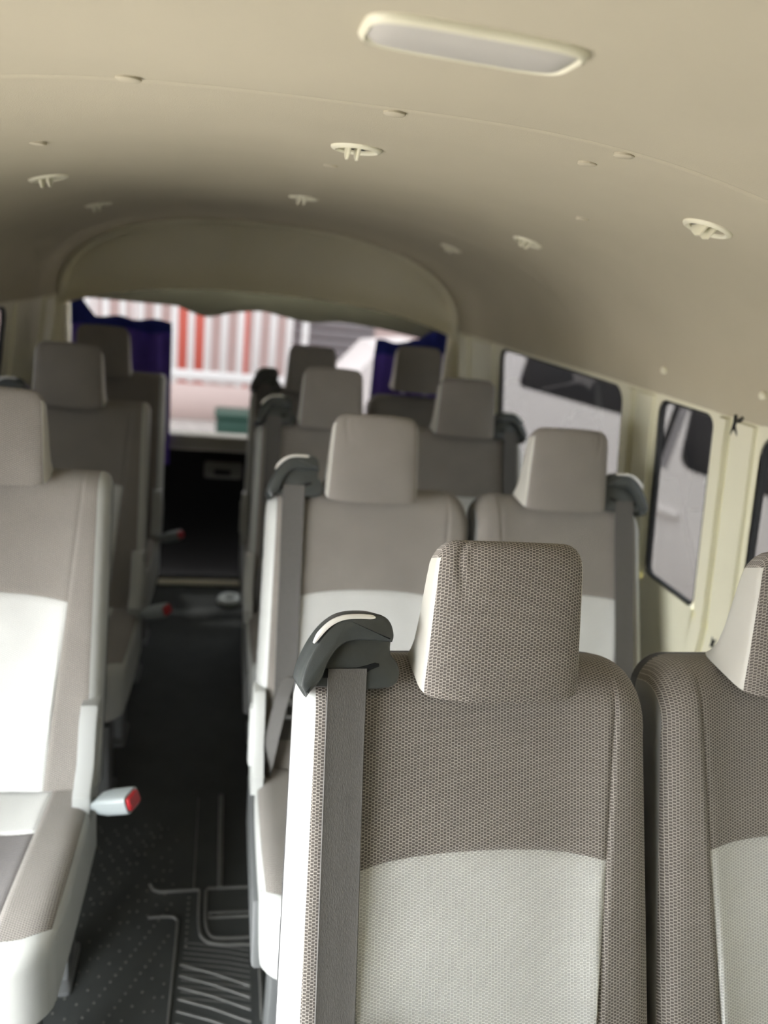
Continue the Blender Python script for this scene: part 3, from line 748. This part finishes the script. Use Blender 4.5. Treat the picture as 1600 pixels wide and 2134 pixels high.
def white_van():
    o = empty('white_van', 'white van parked close outside the right-hand windows', 'van', (2.49, 4.51, GZ))
    d = Vector((-0.276, 0.961, 0)); n = Vector((-0.961, -0.276, 0))
    def f(a, z, dep): v = d*a-n*dep; return (v.x, v.y, z-GZ)
    def depth(z): return 0.2*(z-0.55) if z > 0.55 else (0.0 if z > -0.1 else 0.05*(-0.1-z))
    prof_ = [(-0.42, .02), (-0.40, 0.0), (-0.10, depth(-0.1)), (0.14, -0.006), (0.165, 0.0), (0.55, 0), (1.10, depth(1.10)), (1.30, depth(1.3)), (1.48, .26), (1.56, .40), (1.58, .85), (1.56, 1.3), (1.48, 1.5), (0.78, 1.7), (-0.42, 1.7)]
    m = MB(); loft(m, [[f(a, z, dp) for z, dp in prof_] for a in (-2.9, -2.6, -1.5, 0, 1.5, 1.75)]); m.build('van_body', VANPAINT, o)
    def patch(name, pts, mt, t=0.006):
        mb = MB(); prism(mb, pts, lambda a, z, tt: f(a, z, depth(z)-tt), t, -0.004, 0.004); return mb.build(name, mt, o)
    patch('side_window', rrect(-0.30, 1.16, 0.80, 1.24, 0.06), VANGLASS)
    patch('door_window', [(-0.48, 0.93), (-0.465, 1.23), (-1.20, 1.2), (-1.75, 0.66), (-1.72, 0.60), (-0.70, 0.60), (-0.62, 0.603), (-0.57, 0.618), (-0.535, 0.65), (-0.52, 0.70)], VANGLASS)
    for a0, zt in ((-0.355, 1.28), (-1.75, 0.55)):
        mb = MB(); loft(mb, [[f(a0, z, depth(z)-0.004), f(a0-0.042, z, depth(z)-0.004), f(a0-0.042, z, depth(z)+0.004), f(a0, z, depth(z)+0.004)] for z in (-0.3, -0.1, 0.12, 0.55, zt)]); mb.build('door_gap', VANGAP, o)
    mb = MB(); loft(mb, [[f(-0.400, z, depth(z)-0.006), f(-0.455, z, depth(z)-0.006), f(-0.455, z, depth(z)+0.004), f(-0.400, z, depth(z)+0.004)] for z in (0.57, 1.28)]); mb.build('door_frame', GREYPAINT, o)
    patch('side_moulding', rrect(-1.7, 1.5, -0.235, -0.175, 0.02), mat('van_moulding', (0.82, 0.80, 0.79), 0.4), 0.015)
    patch('door_handle', rrect(-0.62, -0.44, 0.30, 0.34, 0.015), VANPAINT, 0.03)
    for a in (-2.0, 0.95):
        mb = MB(); N = 28; rr = []
        for r_, dp in ((0.30, 0.16), (0.315, 0.02), (0.30, -0.01), (0.20, -0.012), (0.19, 0.0), (0.05, 0.005)):
            rr.append([f(a+r_*cos(2*pi*k/N), GZ+0.315+r_*sin(2*pi*k/N), dp) for k in range(N)])
        loft(mb, rr); mb.build('wheel', BLACK2, o)
white_van()

def gate():
    yg = 11.2; o = empty('gate', 'white barred gate seen through the rear window', 'gate', (-0.6, yg, GZ))
    z0, z1 = 0.62, 2.75; x = -1.75
    spac = 0.225
    for k in range(17):
        xx = -1.9+k*spac
        m = MB(); box(m, xx-0.045, xx+0.045, -0.03, 0.03, z0-0.1 if k % 4 else 0.0, z1, 0.012); m.build('bar', GATEWHITE, o)
    for z, h in ((z0, 0.07), (z1, 0.07)):
        m = MB(); box(m, -2.0, 1.8, -0.04, 0.04, z-h, z+h, 0.015); m.build('rail', GATEWHITE, o)
    m = MB(); box(m, -2.0, 1.8, -0.05, 0.05, 0.0, 0.5, 0.02); m.build('kick_panel', mat('kick_paint', (0.70, 0.55, 0.52), 0.6), o)
gate()
def simple(name, label, cat, x0, x1, y0, y1, z0, z1, mt, extra=None, grp=None):
    o = empty(name, label, cat, ((x0+x1)/2, (y0+y1)/2, z0), grp); dx, dy = (x1-x0)/2, (y1-y0)/2
    m = MB(); box(m, -dx, dx, -dy, dy, 0, z1-z0, 0.03); m.build('body', mt, o)
    if extra: extra(o, dx, dy, z1-z0)
    return o
def drum_lid(o, dx, dy, h):
    m = MB(); box(m, -dx-0.02, dx+0.02, -dy-0.02, dy+0.02, h, h+0.06, 0.02); m.build('lid', o.children[0].data.materials[0], o)
simple('cabinet', 'tall red cabinet behind the white gate, the wider one', 'cabinet', -0.72, -0.30, 12.4, 12.9, GZ, 1.35, REDPAINT, drum_lid)
simple('cabinet', 'narrow red cabinet behind the white gate', 'cabinet', 0.22, 0.34, 12.4, 12.8, GZ, 1.3, REDPAINT, drum_lid)
simple('bin', 'dark green bin in front of the white gate', 'bin', -0.08, 0.36, 9.6, 10.1, GZ, -0.38, GREENPAINT, drum_lid)
def board_posts(o, dx, dy, h):
    for x in (-dx+0.05, dx-0.05):
        m = MB(); box(m, x-0.03, x+0.03, -0.03, 0.03, -(0.9-GZ), 0.1, 0.01); m.build('post', GATEWHITE, o)
simple('sign_board', 'orange board on posts above the left curtain outside', 'board', -2.0, -1.35, 12.6, 12.7, 0.9, 1.25, ORANGE, board_posts)
def house():
    m = MB(); box(m, -9, 12, 14.5, 15, GZ, 5.0); h = struct(m.build('wall_far', PINKWALL), 'pale pink boundary wall behind the gate')
    o = empty('shutter', 'grey roller shutter at the right end of the far wall', 'shutter', (1.95, 14.46, GZ))
    for k in range(18):
        m = MB(); box(m, -0.75, 0.75, -0.03, 0.03, k*0.17, k*0.17+0.155, 0.015); m.build('slat', GREYPAINT, o)
house()
def car():
    o = empty('white_car', 'white car partly hidden by the right headrests outside', 'car', (2.0, 10.0, GZ), None, radians(0))
    pr = [(-0.95, 0.25), (-1.0, 0.55), (-0.92, 0.85), (-0.55, 1.00), (-0.20, 1.40), (0.35, 1.48), (0.9, 1.42), (1.5, 0.95), (1.9, 0.80), (1.95, 0.3)]
    m = MB(); loft(m, [[(a*(1-0.03*abs(k-2)) , y, z*(1-0.015*abs(k-2))) for a, z in pr] for k, y in enumerate((-0.75, -0.6, 0, 0.6, 0.75))]); m.build('car_body', VANPAINT, o)
    for a in (-0.45, 1.3):
        m = MB(); N = 20; loft(m, [[(a+r*cos(2*pi*k/N), yy, 0.28+r*sin(2*pi*k/N)) for k in range(N)] for r, yy in ((0.28, -0.62), (0.28, -0.78), (0.15, -0.79))]); m.build('wheel', BLACK2, o)
    m = MB(); prism(m, [(-0.1, 1.02), (0.05, 1.34), (0.8, 1.34), (1.15, 1.02)], lambda a, z, t: (a, -0.74-t, z), 0.01, -0.02, 0.004); m.build('car_window', VANGLASS, o)
car()
